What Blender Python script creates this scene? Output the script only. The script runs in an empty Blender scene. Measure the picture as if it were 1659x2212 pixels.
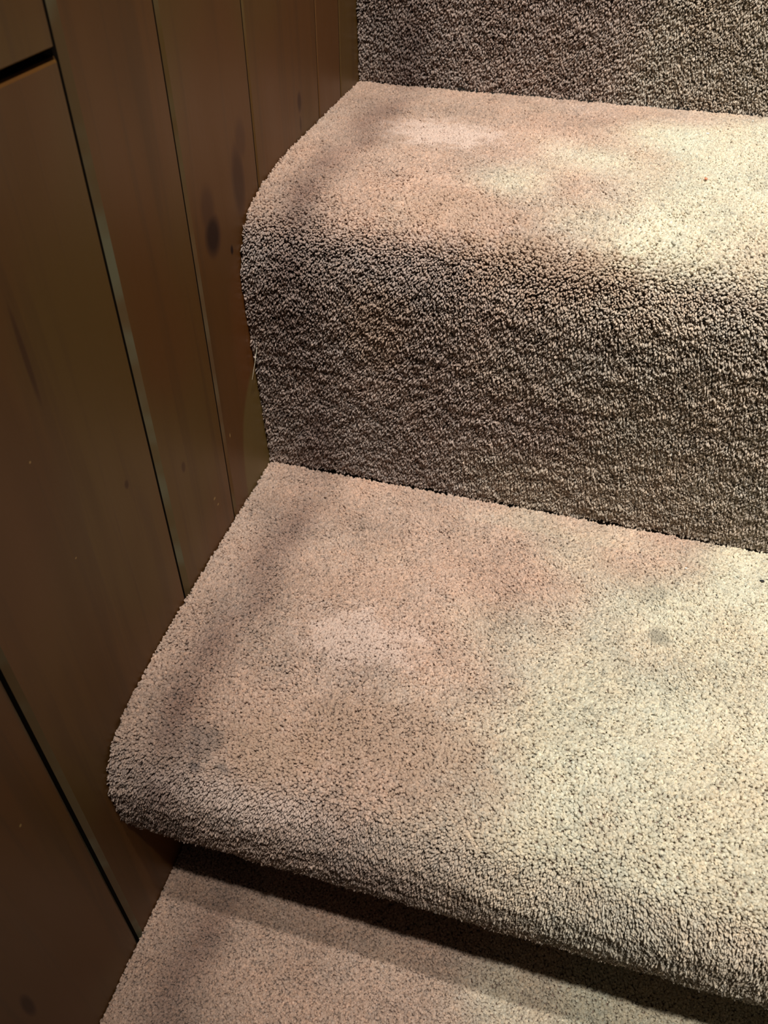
import bpy, math
import numpy as np
rng = np.random.default_rng(7)
C = bpy.context.scene.collection
U = 0.2                      # camera stands 0.2 m from the panelling; measured lengths are in this unit
ZC = 0.19 + 2.77*U           # camera height
def W(y, z): return np.array([y*U, ZC + z*U])
WIDTH = 0.80

# ------------------------------------------------------------------ materials
def new_mat(name):
    m = bpy.data.materials.new(name); m.use_nodes = True
    nt = m.node_tree; nt.nodes.clear()
    return m, nt
class G:
    def __init__(s, nt): s.nt = nt
    def n(s, typ, **kw):
        nd = s.nt.nodes.new(typ)
        for k, v in kw.items(): setattr(nd, k, v)
        return nd
    def l(s, a, b): s.nt.links.new(a, b)
    def put(s, sock, v):
        if hasattr(v, 'is_output') or isinstance(v, bpy.types.NodeSocket): s.l(v, sock)
        else: sock.default_value = v
    def math(s, op, a, b=0.0, c=0.0, clamp=False):
        nd = s.n('ShaderNodeMath', operation=op, use_clamp=clamp)
        s.put(nd.inputs[0], a); s.put(nd.inputs[1], b); s.put(nd.inputs[2], c)
        return nd.outputs[0]
    def mix(s, f, a, b, blend='MIX'):
        nd = s.n('ShaderNodeMix', data_type='RGBA', blend_type=blend)
        s.put(nd.inputs[0], f); s.put(nd.inputs[6], a); s.put(nd.inputs[7], b)
        return nd.outputs[2]
    def step(s, v, a, b):
        nd = s.n('ShaderNodeMapRange', interpolation_type='SMOOTHSTEP')
        s.put(nd.inputs[0], v); s.put(nd.inputs[1], a); s.put(nd.inputs[2], b)
        return nd.outputs[0]
    def noise(s, vec, scale, detail=2.0, rough=.5, dist=0.0):
        nd = s.n('ShaderNodeTexNoise'); s.put(nd.inputs['Vector'], vec)
        nd.inputs['Scale'].default_value = scale; nd.inputs['Detail'].default_value = detail
        nd.inputs['Roughness'].default_value = rough; nd.inputs['Distortion'].default_value = dist
        return nd.outputs[0]

def carpet_material():
    m, nt = new_mat('twist_pile_carpet'); g = G(nt)
    out = g.n('ShaderNodeOutputMaterial'); b = g.n('ShaderNodeBsdfPrincipled')
    at = g.n('ShaderNodeAttribute', attribute_name='pile_colour')
    tc = g.n('ShaderNodeTexCoord')
    f = g.noise(tc.outputs['Object'], 2600, 2.0, .7)
    v = g.math('MULTIPLY_ADD', f, .5, .75)
    col = g.mix(1.0, at.outputs['Color'], v, 'MULTIPLY')
    g.l(col, b.inputs['Base Color'])
    b.inputs['Roughness'].default_value = .85
    b.inputs['Specular IOR Level'].default_value = .25
    b.inputs['Sheen Weight'].default_value = .12
    b.inputs['Sheen Roughness'].default_value = .5
    bp = g.n('ShaderNodeBump'); bp.inputs['Strength'].default_value = .5; bp.inputs['Distance'].default_value = .0003
    g.l(f, bp.inputs['Height']); g.l(bp.outputs[0], b.inputs['Normal'])
    g.l(b.outputs[0], out.inputs[0])
    return m

def plain(name, col, rough=.6, **kw):
    m, nt = new_mat(name); g = G(nt)
    out = g.n('ShaderNodeOutputMaterial'); b = g.n('ShaderNodeBsdfPrincipled')
    tc = g.n('ShaderNodeTexCoord'); f = g.noise(tc.outputs['Object'], 300, 2)
    c = g.mix(f, tuple(x*.8 for x in col)+(1,), tuple(min(1, x*1.2) for x in col)+(1,))
    g.l(c, b.inputs['Base Color']); b.inputs['Roughness'].default_value = rough
    for k, v in kw.items(): b.inputs[k].default_value = v
    g.l(b.outputs[0], out.inputs[0]); return m

# spots in the wood: (y, z, half width, half height, kind) in U units
KNOTS = []
def pine_material():
    m, nt = new_mat('varnished_knotty_pine'); g = G(nt)
    out = g.n('ShaderNodeOutputMaterial'); b = g.n('ShaderNodeBsdfPrincipled')
    tc = g.n('ShaderNodeTexCoord'); bd = g.n('ShaderNodeAttribute', attribute_name='board')
    sep = g.n('ShaderNodeSeparateXYZ'); g.l(tc.outputs['Object'], sep.inputs[0])
    y, z = sep.outputs[1], sep.outputs[2]
    bv = bd.outputs['Fac']
    # knots pull the grain around them
    pull = 0.0; dark = 0.0
    for (ky, kz, ry, rz, s) in KNOTS:
        wy, wz = W(ky, kz)
        dy = g.math('DIVIDE', g.math('SUBTRACT', y, float(wy)), ry*U)
        dz = g.math('DIVIDE', g.math('SUBTRACT', z, float(wz)), rz*U)
        d = g.math('SQRT', g.math('ADD', g.math('MULTIPLY', dy, dy), g.math('MULTIPLY', dz, dz)))
        core = g.math('MULTIPLY', g.math('SUBTRACT', 1.0, g.step(d, .45, 1.15)), s)
        dark = g.math('MAXIMUM', dark, core)
        p = g.math('MULTIPLY', dy, g.math('EXPONENT', g.math('MULTIPLY', d, -.8)))
        pull = g.math('ADD', pull, g.math('MULTIPLY', p, .5*ry*U))
    yy = g.math('SUBTRACT', y, pull)
    cb = g.n('ShaderNodeCombineXYZ')
    g.put(cb.inputs[0], g.math('MULTIPLY', bv, 37.0)); g.put(cb.inputs[1], yy); g.put(cb.inputs[2], g.math('MULTIPLY', z, .045))
    grain = g.noise(cb.outputs[0], 90, 3, .6, .6)
    cb2 = g.n('ShaderNodeCombineXYZ')
    g.put(cb2.inputs[0], g.math('MULTIPLY', bv, 11.0)); g.put(cb2.inputs[1], yy); g.put(cb2.inputs[2], g.math('MULTIPLY', z, .22))
    broad = g.noise(cb2.outputs[0], 22, 2, .5, .4)
    cb3 = g.n('ShaderNodeCombineXYZ')
    g.put(cb3.inputs[0], g.math('MULTIPLY', bv, 5.0)); g.put(cb3.inputs[1], y); g.put(cb3.inputs[2], g.math('MULTIPLY', z, .6))
    tone = g.noise(cb3.outputs[0], 9, 1, .5, 0)
    red = (.110, .043, .0085, 1); gold = (.106, .054, .0105, 1); deep = (.070, .031, .008, 1)
    c = g.mix(g.step(tone, .40, .62), red, gold)
    c = g.mix(g.math('MULTIPLY', g.step(grain, .50, .66), .45), c, deep)
    c = g.mix(g.math('MULTIPLY', g.step(broad, .52, .70), .38), c, deep)
    wy, wz = W(2.06, -1.30)
    dy = g.math('DIVIDE', g.math('SUBTRACT', y, float(wy)), .14*U); dz = g.math('DIVIDE', g.math('SUBTRACT', z, float(wz)), .30*U)
    d = g.math('SQRT', g.math('ADD', g.math('MULTIPLY', dy, dy), g.math('MULTIPLY', dz, dz)))
    c = g.mix(g.math('MULTIPLY', g.math('SUBTRACT', 1.0, g.step(d, .5, 1.1)), .6), c, (.135, .045, .010, 1))
    # pale sapwood tongue on the narrow board beside the lower riser
    wy, wz = W(2.07, -1.80)
    dy = g.math('DIVIDE', g.math('SUBTRACT', y, float(wy)), .17*U); dz = g.math('DIVIDE', g.math('SUBTRACT', z, float(wz)), .36*U)
    d = g.math('SQRT', g.math('ADD', g.math('MULTIPLY', dy, dy), g.math('MULTIPLY', dz, dz)))
    d = g.math('ADD', d, g.math('MULTIPLY', broad, .3))
    c = g.mix(g.math('MULTIPLY', g.math('SUBTRACT', 1.0, g.step(d, 1.08, 1.18)), .8), c, (.135, .088, .024, 1))
    rim = g.math('MULTIPLY', g.step(dark, .0, .3), .5)
    c = g.mix(rim, c, (.085, .030, .010, 1))
    for (ky, kz, ry, rz) in CHIPS:
        wy, wz = W(ky, kz)
        dy = g.math('DIVIDE', g.math('SUBTRACT', y, float(wy)), ry*U); dz = g.math('DIVIDE', g.math('SUBTRACT', z, float(wz)), rz*U)
        d = g.math('SQRT', g.math('ADD', g.math('MULTIPLY', dy, dy), g.math('MULTIPLY', dz, dz)))
        c = g.mix(g.math('SUBTRACT', 1.0, g.step(d, .4, 1.0)), c, (.34, .21, .07, 1))
    c = g.mix(dark, c, (.022, .011, .009, 1))
    bev = g.n('ShaderNodeAttribute', attribute_name='bevel')
    patchy = g.math('MULTIPLY', g.math('MAXIMUM', bev.outputs['Fac'], 0.0), g.math('MULTIPLY_ADD', g.step(g.noise(tc.outputs['Object'], 28, 2), .42, .62), .65, .30))
    c = g.mix(patchy, c, (.140, .130, .078, 1))  # pale bevel tint: varnish reflection carried in the base colour
    c = g.mix(g.math('MULTIPLY', bev.outputs['Fac'], -1.0, clamp=True), c, (.012, .008, .005, 1))
    g.l(c, b.inputs['Base Color'])
    rg = g.math('MULTIPLY_ADD', broad, .25, .32)
    g.l(rg, b.inputs['Roughness'])
    g.l(g.math('MULTIPLY_ADD', dark, -.26, .32), b.inputs['Specular IOR Level'])
    bp = g.n('ShaderNodeBump'); bp.inputs['Strength'].default_value = .25; bp.inputs['Distance'].default_value = .0006
    g.l(grain, bp.inputs['Height']); g.l(bp.outputs[0], b.inputs['Normal'])
    g.l(b.outputs[0], out.inputs[0])
    return m

KNOTS = [(1.914, -.935, .050, .062, .85),   # big dark knot
         (2.11, -.86, .045, .11, .5),     # long streak knot beside it
         (2.016, -1.02, .010, .016, .95),   # pin knot
         (2.62, -.793, .02, .035, .6),
         (2.62, -.86, .01, .03, .5),
         (1.55, -1.45, .012, .02, .4),
         (1.29, -1.30, .01, .015, .5),
         (0.40, -2.25, .016, .07, .6),
         (1.10, -.83, .009, .12, .4), (1.905, -.86, .045, .07, .30), (2.15, -.76, .04, .06, .25), (.03, -1.33, .02, .02, .5)]
CHIPS = [(1.843, -1.553, .004, .010), (1.685, -1.683, .008, .006), (1.70, -1.72, .007, .005), (1.02, -1.02, .004, .004), (1.05, -1.32, .004, .003), (.62, -1.75, .005, .006)]
PINE = pine_material()
CARPET = carpet_material()

# ------------------------------------------------------------------ mesh helper
def mesh_from(name, V, faces_list, mat, smooth=False):
    """V (n,3); faces_list = list of int arrays (m,k)"""
    me = bpy.data.meshes.new(name)
    V = np.ascontiguousarray(V, dtype=np.float32)
    me.vertices.add(len(V)); me.vertices.foreach_set('co', V.ravel())
    loops = np.concatenate([f.ravel() for f in faces_list]).astype(np.int32)
    totals = np.concatenate([np.full(len(f), f.shape[1], dtype=np.int32) for f in faces_list])
    starts = np.concatenate([[0], np.cumsum(totals)[:-1]]).astype(np.int32)
    me.loops.add(len(loops)); me.loops.foreach_set('vertex_index', loops)
    me.polygons.add(len(totals)); me.polygons.foreach_set('loop_start', starts); me.polygons.foreach_set('loop_total', totals)
    me.update(calc_edges=True)
    if smooth: me.polygons.foreach_set('use_smooth', np.ones(len(totals), dtype=bool))
    me.materials.append(mat)
    return me
def link(name, me, parent=None):
    o = bpy.data.objects.new(name, me); C.objects.link(o)
    if parent is not None:
        o.parent = parent
    return o

# ------------------------------------------------------------------ smooth random field
class Field:
    def __init__(s, size, seed):
        r = np.random.default_rng(seed); s.g = r.random((96, 96)); s.size = size
    def __call__(s, a, b):
        a = a/s.size + 31.3; b = b/s.size + 17.7
        i = np.floor(a).astype(int); j = np.floor(b).astype(int); u = a-i; v = b-j
        u = u*u*(3-2*u); v = v*v*(3-2*v); g = s.g
        q = lambda p, k: g[p % 96, k % 96]
        return (q(i, j)*(1-u)+q(i+1, j)*u)*(1-v)+(q(i, j+1)*(1-u)+q(i+1, j+1)*u)*v
def sm(v, a, b):
    t = np.clip((v-a)/(b-a), 0, 1); return t*t*(3-2*t)

# ------------------------------------------------------------------ stair carpet
def catmull(P, step=.001):
    P = np.array(P, float); out = []
    Q = np.vstack([2*P[0]-P[1], P, 2*P[-1]-P[-2]])
    for i in range(1, len(Q)-2):
        n = max(2, int(np.linalg.norm(Q[i+1]-Q[i])/step))
        t = np.linspace(0, 1, n, endpoint=False)[:, None]
        m1 = (Q[i+1]-Q[i-1])/2; m2 = (Q[i+2]-Q[i])/2
        L = np.linalg.norm(Q[i+1]-Q[i]); 
        m1 = m1/np.linalg.norm(m1)*min(np.linalg.norm(m1), L); m2 = m2/np.linalg.norm(m2)*min(np.linalg.norm(m2), L)
        out.append((2*t**3-3*t**2+1)*Q[i]+(t**3-2*t**2+t)*m1+(-2*t**3+3*t**2)*Q[i+1]+(t**3-t**2)*m2)
    out.append(Q[-2][None]); return np.vstack(out)

NOSE_SOFT = lambda yn, zt: [(yn+.80, zt), (yn+.40, zt-.006), (yn+.20, zt-.030), (yn+.105, zt-.058), (yn+.035, zt-.115),
                            (yn+.003, zt-.19), (yn, zt-.27), (yn+.005, zt-.36), (yn+.013, zt-.45), (yn+.019, zt-.51)]
RISE = .968
treads = []; risers = []
# (back y, nose y, tread z, riser x offset rows)
def soft_step(yb, yn, zt, zb):
    n = NOSE_SOFT(yn, zt)
    t = [(yb, zt)] + n
    r = [(yn+.019, zt-.51), (yn+.031, zt-.63), (yn+.044, zt-.77), (yn+.062, zb)]
    return t, r
T0, R0 = soft_step(4.45, 3.207, .074, -.894)
T1, R1 = soft_step(3.269, 2.048, -.894, -1.862)
T2 = [(2.110, -1.862), (1.75, -1.858), (1.44, -1.853), (1.23, -1.861), (1.035, -1.886), (.949, -1.917), (.896, -1.968),
      (.871, -2.03), (.868, -2.11), (.874, -2.19), (.893, -2.27), (.930, -2.335), (.985, -2.37), (1.05, -2.385), (1.11, -2.39)]
R2 = [(1.115, -2.40), (1.12, -2.5), (1.125, -2.65), (1.13, -2.77)]
T3 = [(1.13, -2.77)] + [(p[0]-1.177, p[1]-.908) for p in T2[1:]]
zfl = -ZC/U
R3 = [(-.062, -3.308), (-.06, -3.4), (-.055, -3.55), (-.05, zfl)]

stain_specs = [  # x, y(or None), z, rx, ry, darkness, tint   (U units, on treads) filled below
]
FA, FB, FC, FD, FE = Field(.035, 1), Field(.012, 2), Field(.05, 3), Field(.0045, 4), Field(.018, 5)

RM = np.array([[0.96359685, 0.1861928, -0.19186808], [0.267249, -0.6501509, 0.71125367], [0.00768711, -0.73663834, -0.67624319]])
def near_view(X, y, z):
    q = (np.stack([X-U, y, z-ZC], 1))@RM
    u = q[:, 0]/q[:, 2]*1758+829.5; v = q[:, 1]/q[:, 2]*1758+1106
    return (q[:, 2] > 0) & (u > -250) & (u < 2350) & (v > -160) & (v < 2370)
def carpet_part(P, kind, name, parent, seed, pile=.0055, spacing=.00118):
    rg = np.random.default_rng(seed)
    seg = np.linalg.norm(np.diff(P, axis=0), axis=1); S = np.concatenate([[0], np.cumsum(seg)])
    def at(s):
        yy = np.interp(s, S, P[:, 0]); zz = np.interp(s, S, P[:, 1])
        e = .0012
        ty = np.interp(s+e, S, P[:, 0])-np.interp(s-e, S, P[:, 0]); tz = np.interp(s+e, S, P[:, 1])-np.interp(s-e, S, P[:, 1])
        L = np.hypot(ty, tz)+1e-12
        return yy, zz, ty/L, tz/L
    # backing: slab under the pile
    ss = np.linspace(0, S[-1], max(8, int(S[-1]/.004)))
    y, z, ty, tz = at(ss); ny, nz = tz, -ty            # outward normal: path runs -y then -z
    ny, nz = tz*1.0, -ty*1.0
    if kind == 'tread': pass
    fl_ = sm(nz, .55, .97); d1, d2 = pile*(.95-.45*fl_), pile+.010
    iy, iz = y-ny*d1, z-nz*d1; jy, jz = y-ny*d2, z-nz*d2
    n = len(ss); V = []
    for x in (0.0, WIDTH):
        V.append(np.stack([np.full(n, x), iy, iz], 1)); V.append(np.stack([np.full(n, x), jy, jz], 1))
    V = np.vstack(V); k = np.arange(n-1)
    F = [np.stack([k, k+1, 2*n+k+1, 2*n+k], 1), np.stack([n+k, 3*n+k, 3*n+k+1, n+k+1], 1),
         np.stack([k, n+k, n+k+1, k+1], 1), np.stack([2*n+k, 2*n+k+1, 3*n+k+1, 3*n+k], 1),
         np.array([[0, 2*n, 3*n, n], [n-1, 2*n-1, 4*n-1, 3*n-1]])]
    base_F = np.vstack(F)
    # tufts: fine ones where the camera looks closely, thicker ones elsewhere
    def scatter(sp, want):
        a = np.arange(.0006, WIDTH, sp); b = np.arange(.0006, S[-1]-.0006, sp*.866)
        A, B = np.meshgrid(a, b); A = A + (np.arange(len(b)) % 2)[:, None]*sp*.5
        A = A.ravel()+rg.normal(0, sp*.20, A.size); B = B.ravel()+rg.normal(0, sp*.20, B.size)
        yy, zz, _, _ = at(B)
        ok = (A > .0004) & (A < WIDTH) & (B > 0) & (B < S[-1]) & (near_view(A, yy, zz) == want); return A[ok], B[ok]
    xa, sa = scatter(spacing, True); ra = np.full(len(xa), 1.0)
    xb, sb = scatter(spacing*2.3, False); rb = np.full(len(xb), 2.3)
    X = np.concatenate([xa, xb]); Sx = np.concatenate([sa, sb]); rs = np.concatenate([ra, rb])
    y, z, ty, tz = at(Sx); ny, nz = tz, -ty
    N = len(X)
    flat = sm(nz, .55, .97)                            # 1 on trodden surface, 0 on riser
    clump = FE(X*.7+3*seed, Sx*1.1)-.5; fine = FD(X*.9, Sx*1.1+seed)-.5
    h = pile*(1 + rg.normal(0, .09, N)*(1-.5*flat) + clump*.14*(1-.6*flat) + fine*.34*(1-.75*flat))
    rad = .00061*rs*(1+rg.normal(0, .15, N))*(.92+.58*flat)
    # lean: random, plus pile direction (down the riser, down-stairs on tread)
    ang = (FC(X*1.0, Sx+.3*seed)-.5)*2.2
    lt = rg.normal(0, .16, N)*(1-.3*flat)+.16*(1-flat)+.08+ (FB(X, Sx)-.5)*.35
    lx = rg.normal(0, .18, N)*(1-.3*flat)+ang*.16
    # frames
    Tn = np.stack([np.zeros(N), ty, tz], 1); Nn = np.stack([np.zeros(N), ny, nz], 1); Xn = np.tile([1., 0, 0], (N, 1))
    base = np.stack([X, y, z], 1)-Nn*pile
    tipv = Nn + Tn*lt[:, None] + Xn*lx[:, None]; tipv /= np.linalg.norm(tipv, axis=1)[:, None]
    K = 4
    levels = [(.30, .80), (.84, 1.10), (.98, .72)]
    th0 = rg.random(N)*2*np.pi
    rings = []
    for li, (t, r) in enumerate(levels):
        bend = t*t
        c = base + (Nn*(1-bend)+tipv*bend)*(h*t)[:, None]
        for q in range(K):
            th = th0+2*np.pi*q/K + t*1.1
            jr = rad*r*(1+rg.normal(0, .26 if li > 0 else .1, N))
            off = Xn*(np.cos(th)*jr)[:, None]+Tn*(np.sin(th)*jr)[:, None]
            up = Nn*(rg.normal(0, .05, N)*pile*(li > 0))[:, None]
            rings.append(c+off+up)
    top = base+tipv*(h*1.03)[:, None]
    rings.append(top)
    TV = np.stack(rings, 1)                            # N, 4K+1, 3
    M = 3*K+1
    TV[:, :, 0] = np.maximum(TV[:, :, 0], .0002)
    q = []
    for li in range(2):
        for j in range(K):
            a = li*K+j; b = li*K+(j+1) % K
            q.append([a, b, b+K, a+K])
    q = np.array(q); tr = np.array([[2*K+j, 2*K+(j+1) % K, 3*K] for j in range(K)])
    off = (np.arange(N)*M+len(V))[:, None, None]
    QF = (q[None]+off).reshape(-1, 4); TF = (tr[None]+off).reshape(-1, 3)
    allV = np.vstack([V, TV.reshape(-1, 3)])
    me = mesh_from(name, allV, [base_F, QF, TF], CARPET, smooth=True)
    # colour of each tuft: paler cream towards the middle of the flight, dusty rose by the wall
    xu = X/U; yu = y/U; zu = (z-ZC)/U
    back = .38*np.exp(-(P[0, 0]/U-yu)/.22) if kind == 'tread' else 0.0
    wob = (FC(X, Sx+.2*seed)-.5)*.55+(FA(X+.4, Sx+.1*seed)-.5)*.35
    cream_mix = sm(xu+wob-.10*(yu < 2.0)-back, .52, 1.28)*(.85+.15*flat)
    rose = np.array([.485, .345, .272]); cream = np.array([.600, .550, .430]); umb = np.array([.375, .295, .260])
    col = rose[None]*(1-cream_mix[:, None])+cream[None]*cream_mix[:, None]
    rw = (1-flat)*(1-.55*cream_mix)*(.5 if kind == 'tread' and yu.min() < 1.0 else 1.0); col = col*(1-rw[:, None])+umb[None]*rw[:, None]
    hue = (FA(X+.9, Sx+.5*seed)-.5)*.09+(FB(X+.2, Sx+.9)-.5)*.07
    col = col*np.stack([1+hue*.5, 1-hue*.15, 1-hue*.6], 1)
    val = 1+(FA(X+.15, Sx+.77*seed)-.5)*.17+(FE(X+.5, Sx+.3)-.5)*.14+rg.normal(0, .13, N)
    col *= val[:, None]
    hr = rg.normal(0, .022, N); col *= np.stack([1+hr, 1+0*hr, 1-hr], 1)
    for (sx, sy, sz, rx, ry, amt, tint) in STAINS_AND_HIGHLIGHT:
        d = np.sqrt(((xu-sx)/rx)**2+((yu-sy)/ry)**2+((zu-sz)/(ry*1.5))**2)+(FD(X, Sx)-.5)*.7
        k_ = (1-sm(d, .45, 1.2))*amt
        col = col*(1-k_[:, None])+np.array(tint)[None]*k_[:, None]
    # soft shadow band beside the panelling, put into the pile colour
    wall_shade = np.exp(-((xu-.165-(FC(X, Sx)-.5)*.10)/.10)**2)*.36*(.5+.9*FE(X+.2, Sx))
    col *= 1-wall_shade[:, None]*np.array([[.94, 1.04, 1.03]])
    col = np.clip(col, .02, .9)
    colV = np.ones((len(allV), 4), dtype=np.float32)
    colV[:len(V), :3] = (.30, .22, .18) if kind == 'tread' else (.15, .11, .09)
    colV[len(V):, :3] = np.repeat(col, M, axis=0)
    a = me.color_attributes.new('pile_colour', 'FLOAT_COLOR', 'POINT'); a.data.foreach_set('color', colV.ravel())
    return link(name, me, parent), N

# x, y, z, rx, ry, amount, tint
GREY = (.26, .24, .19); INK = (.10, .09, .095)
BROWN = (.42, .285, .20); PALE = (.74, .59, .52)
STAINS_AND_HIGHLIGHT = [(.89, 2.08, -.95, .32, .10, .55, BROWN), (.60, 2.25, -.92, .2, .12, .35, BROWN),
          (.43, 2.78, -.894, .20, .14, .55, PALE), (.55, 1.42, -1.86, .2, .12, .45, PALE), (.40, .905, -1.96, .25, .05, .5, PALE),  # last entry: highlight along the nosing, painted into the pile colour
          (.72, 1.13, -1.87, .3, .14, .45, BROWN), (.42, 1.02, -1.87, .15, .10, .45, BROWN), (.42, 2.05, -1.22, .12, .10, .5, BROWN),
          (1.386, 1.658, -1.86, .036, .036, .75, GREY),
          (1.364, 1.838, -1.86, .05, .035, .30, GREY),
          (.33, .955, -1.90, .03, .014, .8, INK), (.25, .943, -1.91, .03, .012, .6, INK), (.30, .92, -1.925, .03, .010, .8, INK),
          (.25, 1.0, -1.89, .06, .05, .35, INK)]

stairs = bpy.data.objects.new('staircase', None); C.objects.link(stairs)
stairs['label'] = 'carpeted staircase in worn dusty beige twist pile rising beside the pine panelling'
stairs['category'] = 'staircase'
tot = 0
seed = 0
for tp, rp in ((T0, R0), (T1, R1), (T2, R2), (T3, R3)):
    tw = [W(*p) for p in tp]; rw = [W(*p) for p in rp]
    if tp[-1] == rp[0]: rw = rw[1:]
    full = catmull(tw+rw); cut = int(np.argmin(np.linalg.norm(full-tw[-1], axis=1)))
    for k, P in (('tread', full[:cut+1]), ('riser', full[cut:])):
        seed += 1; o, n = carpet_part(P, k, k, stairs, seed); tot += n
print('tufts', tot)

# ------------------------------------------------------------------ panelled wall
GRV = [(-2.3, .6), (-1.5, .6), (-.75, .6), (.19, .8), (.757, .95), (1.432, 1.0), (1.800, .55), (2.246, .32), (2.806, .22), (3.045, .15), (3.62, .5), (4.2, .5), (4.9, .5)]
JOINT = {4: -.386}     # butt joint height in the board that starts at groove index 4
def wall():
    V = []; Q = []; B = []; BV = []
    zlo, zhi = zfl, zfl+2.4/U
    def quad(p, b, bv=0.0):
        BV.extend([bv]*4); i = len(V); V.extend(p); Q.append([i, i+1, i+2, i+3]); B.extend([b]*4)
    DEEP = -.052
    def board(y0, c0, y1, c1, z0, z1, j0, j1, bid):
        # c: chamfer scale at each side, j0/j1 chamfer on bottom / top end
        w0, d0, w1, d1 = .013*c0+.001, .013*c0, .013*c1+.001, .013*c1
        g0, g1 = .0035+.003*c0, .0035+.003*c1
        a0, a1 = y0+g0, y1-g1
        e0 = .009*j0; e1 = .009*j1
        # front
        f = [(0, a0+w0, z0+e0), (0, a1-w1, z0+e0), (0, a1-w1, z1-e1), (0, a0+w0, z1-e1)]
        quad(f, bid)
        l = [(-d0, a0, z0+e0*.3), (-d0, a0, z1-e1*.3)]; r = [(-d1, a1, z0+e0*.3), (-d1, a1, z1-e1*.3)]
        quad([l[0], f[0], f[3], l[1]], bid, c0**1.6); quad([f[1], r[0], r[1], f[2]], bid, c1**1.6)
        quad([l[0], (-d1, a1, z0+e0*.3), f[1], f[0]], bid) if j0 else None
        quad([f[3], f[2], r[1], l[1]], bid) if j1 else None
        # sides down to the backing
        quad([(DEEP, a0, z0), l[0], l[1], (DEEP, a0, z1)], bid, -1.); quad([r[0], (DEEP, a1, z0), (DEEP, a1, z1), r[1]], bid, -1.)
        if j0: quad([(DEEP, a0, z0), (DEEP, a1, z0), r[0], l[0]], bid, -1.)
        if j1: quad([l[1], r[1], (DEEP, a1, z1), (DEEP, a0, z1)], bid, -1.)
    for i in range(len(GRV)-1):
        (y0, c0), (y1, c1) = GRV[i], GRV[i+1]
        if i in JOINT:
            board(y0, c0, y1, c1, zlo, JOINT[i]-.004, 0, 1, (i*.37+.1) % 1); board(y0, c0, y1, c1, JOINT[i]+.004, zhi, 1, 0, (i*.37+.55) % 1)
        else: board(y0, c0, y1, c1, zlo, zhi, 0, 0, (i*.37+.1) % 1)
    # backing
    ya, yb = GRV[0][0], GRV[-1][0]
    quad([(DEEP, ya, zlo), (DEEP, yb, zlo), (DEEP, yb, zhi), (DEEP, ya, zhi)], .5, -1.)
    quad([(-.4, yb, zlo), (-.4, ya, zlo), (-.4, ya, zhi), (-.4, yb, zhi)], .5)
    V = np.array(V); Vw = np.stack([V[:, 0]*U, V[:, 1]*U, ZC+V[:, 2]*U], 1)
    me = mesh_from('wall_left', Vw, [np.array(Q)], PINE)
    a = me.attributes.new('board', 'FLOAT', 'POINT'); a.data.foreach_set('value', np.array(B, dtype=np.float32))
    a = me.attributes.new('bevel', 'FLOAT', 'POINT'); a.data.foreach_set('value', np.array(BV, dtype=np.float32))
    o = link('wall_left', me); o['kind'] = 'structure'
    o['label'] = 'dark varnished knotty pine board wall with vertical grooves'
    return o
wall()

# floor in front of the lowest step
def box(name, x0, x1, y0, y1, z0, z1, mat):
    V = np.array([(x, y, z) for z in (z0, z1) for y in (y0, y1) for x in (x0, x1)])
    F = np.array([[0, 2, 3, 1], [4, 5, 7, 6], [0, 1, 5, 4], [2, 6, 7, 3], [0, 4, 6, 2], [1, 3, 7, 5]])
    return link(name, mesh_from(name, V, [F], mat))
fl = box('floor', 0, 1.6, -.46, .9, -.05, 0, plain('floor_wood', (.16, .09, .05), .5)); fl['kind'] = 'structure'

# ------------------------------------------------------------------ lint and hairs lying on the pile
def blob(name, loc, size, mat, label, cat, seed, group=None):
    r = np.random.default_rng(seed); n, m_ = 8, 6; V = [(0, 0, -1)]
    for i in range(1, m_):
        for j in range(n):
            a = math.pi*i/m_; t = 2*math.pi*j/n; q = 1+r.normal(0, .22)
            V.append((math.sin(a)*math.cos(t)*q, math.sin(a)*math.sin(t)*q, -math.cos(a)))
    V.append((0, 0, 1)); V = np.array(V)*np.array(size)
    Q = []; T = []
    for j in range(n): T.append([0, 1+(j+1) % n, 1+j]); T.append([len(V)-1, 1+(m_-2)*n+j, 1+(m_-2)*n+(j+1) % n])
    for i in range(m_-2):
        for j in range(n): Q.append([1+i*n+j, 1+i*n+(j+1) % n, 1+(i+1)*n+(j+1) % n, 1+(i+1)*n+j])
    o = link(name, mesh_from(name, V, [np.array(Q), np.array(T)], mat, True)); o.location = loc
    o['label'] = label; o['category'] = cat
    if group: o['group'] = group
    return o
def hair(name, pts, r, mat, label, cat='hair'):
    P = catmull3([np.array(p, float) for p in pts]); V = []; Q = []; k = 5
    c0 = P[0].copy(); P = P-c0
    for i, p in enumerate(P):
        t = P[min(i+1, len(P)-1)]-P[max(i-1, 0)]; t /= np.linalg.norm(t)
        a = np.cross(t, (0, 0, 1.)) if abs(t[2]) < .9 else np.cross(t, (1., 0, 0)); a /= np.linalg.norm(a); b = np.cross(t, a)
        rr = r*(1-.5*abs(2*i/(len(P)-1)-1)**3)
        for j in range(k): V.append(p+a*math.cos(2*math.pi*j/k)*rr+b*math.sin(2*math.pi*j/k)*rr)
    for i in range(len(P)-1):
        for j in range(k): Q.append([i*k+j, i*k+(j+1) % k, (i+1)*k+(j+1) % k, (i+1)*k+j])
    o = link(name, mesh_from(name, np.array(V), [np.array(Q)], mat, True)); o.location = c0
    o['label'] = label; o['category'] = cat
    return o
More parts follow.
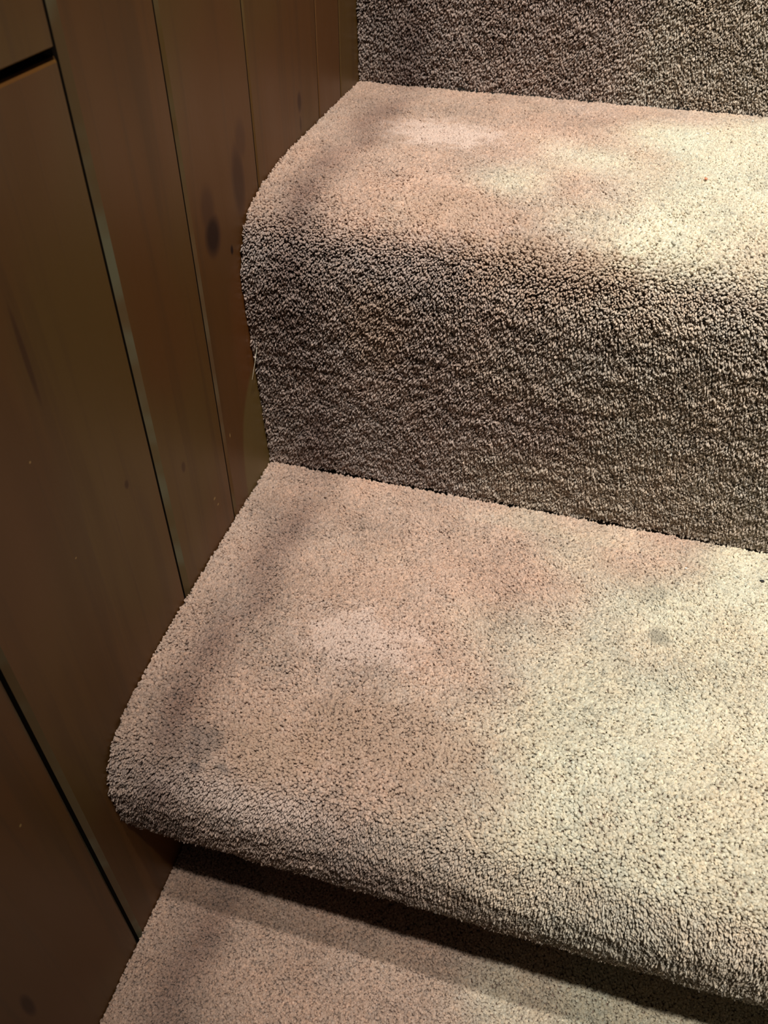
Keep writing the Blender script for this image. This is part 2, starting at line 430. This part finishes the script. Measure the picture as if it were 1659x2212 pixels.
def catmull3(P, n=8):
    Q = [2*P[0]-P[1]]+list(P)+[2*P[-1]-P[-2]]; out = []
    for i in range(1, len(Q)-2):
        for t in np.linspace(0, 1, n, endpoint=False):
            out.append(.5*((2*Q[i])+(Q[i+1]-Q[i-1])*t+(2*Q[i-1]-5*Q[i]+4*Q[i+1]-Q[i+2])*t*t+(-Q[i-1]+3*Q[i]-3*Q[i+1]+Q[i+2])*t**3))
    out.append(Q[-2]); return np.array(out)
def P3(x, y, z, dz=0): return (x*U, y*U, ZC+z*U+dz)
LINT = plain('black_lint', (.02, .02, .025), .9); CRUMB = plain('white_crumb', (.85, .85, .8), .6)
ORANGE = plain('orange_crumb', (.85, .28, .16), .6); FIBRE = plain('pale_hair', (.72, .66, .52), .35)
blob('lint_speck', P3(1.686, 1.972, -1.862, .001), (.0016, .0007, .0007), LINT, 'black lint speck on the middle tread near the right edge of the photo', 'lint', 1)
blob('lint_speck', P3(1.548, 1.873, -1.862, .0005), (.0007, .0004, .0004), LINT, 'tiny dark lint speck left of the larger black one on the middle tread', 'lint', 2)
blob('crumb', P3(1.458, 1.964, -1.862, .0008), (.0007, .0006, .0005), CRUMB, 'tiny white crumb on the middle tread just below the riser', 'crumb', 3)
blob('crumb', P3(1.282, 3.011, -.894, .001), (.0013, .0006, .0005), CRUMB, 'white elongated crumb at the back of the upper tread', 'crumb', 4)
blob('crumb', P3(1.434, 3.195, -.894, .0008), (.0006, .0005, .0004), CRUMB, 'tiny white crumb close to the top riser at the right edge', 'crumb', 5)
blob('crumb', P3(1.271, 2.599, -.896, .001), (.0009, .0009, .0006), ORANGE, 'tiny orange crumb on the pale part of the upper tread', 'crumb', 6)
hair('hair', [P3(.715, 2.075, -1.862, .0005), P3(.727, 2.06, -1.862, .002), P3(.747, 2.038, -1.862, .0008)], .00012, FIBRE, 'short pale hair on the middle tread at the foot of the riser')
hair('hair', [P3(1.112, 3.245, -.808, 0), P3(1.14, 3.235, -.828, 0), P3(1.155, 3.24, -.862, 0)], .00013, FIBRE, 'curved pale hair caught on the top riser just above the upper tread')
hair('hair', [P3(1.03, 2.063, -1.232, 0), P3(1.05, 2.055, -1.222, 0), P3(1.073, 2.06, -1.209, 0)], .00009, FIBRE, 'short straight pale hair on the lower riser below the rounded step edge')
hair('hair', [P3(.025, 2.055, -1.355, 0), P3(.030, 2.020, -1.385, 0), P3(.020, 2.005, -1.445, 0)], .00017, FIBRE, 'pale hair sticking out of the lower riser against the wood panelling')
hair('hair', [P3(.136, 1.563, -1.862, .0008), P3(.147, 1.53, -1.862, .0016), P3(.149, 1.498, -1.862, .0006)], .0001, FIBRE, 'thin golden hair on the middle tread near the panelling')


# ------------------------------------------------------------------ light
def spot(name, loc, tgt, energy, col, size, blend, rad):
    l = bpy.data.lights.new(name, 'SPOT'); l.energy = energy; l.color = col; l.spot_size = size; l.spot_blend = blend; l.shadow_soft_size = rad
    o = bpy.data.objects.new(name, l); C.objects.link(o); o.location = loc
    d = np.array(tgt)-np.array(loc); from mathutils import Vector
    o.rotation_euler = Vector(d).to_track_quat('-Z', 'Y').to_euler(); return o
spot('ceiling_lamp', (.40, -.19, 2.05), (.46, .50, .5), 102, (1, .94, .84), math.radians(52), 1.0, .026)
spot('ceiling_lamp', (.42, .086, 2.05), (.46, .52, .5), 92, (1, .955, .87), math.radians(52), 1.0, .022)
w = bpy.data.worlds.new('world'); bpy.context.scene.world = w; w.use_nodes = True
w.node_tree.nodes['Background'].inputs[0].default_value = (1, .88, .72, 1); w.node_tree.nodes['Background'].inputs[1].default_value = .022

# ------------------------------------------------------------------ camera
cam = bpy.data.cameras.new('camera'); co = bpy.data.objects.new('camera', cam); C.objects.link(co)
from mathutils import Matrix
Rm = np.array([[0.96359685, 0.1861928, -0.19186808], [0.267249, -0.6501509, 0.71125367], [0.00768711, -0.73663834, -0.67624319]])
# columns: camera right, down, forward in world space
right, down, fwd = Rm[:, 0], Rm[:, 1], Rm[:, 2]
M = np.eye(4); M[:3, 0] = right; M[:3, 1] = -down; M[:3, 2] = -fwd; M[:3, 3] = (U, 0, ZC)
co.matrix_world = Matrix(M.tolist())
cam.sensor_fit = 'VERTICAL'; cam.sensor_height = 36.0; cam.sensor_width = 27.0; cam.lens = 1758/2212*36.0; cam.clip_start = .01
cam.dof.use_dof = True; cam.dof.focus_distance = .46; cam.dof.aperture_fstop = cam.lens/2.0
sc = bpy.context.scene; sc.camera = co
sc.view_settings.view_transform = 'Standard'; sc.view_settings.look = 'None'; sc.view_settings.gamma = 1; sc.view_settings.exposure = 0
sc.view_settings.use_curve_mapping = False
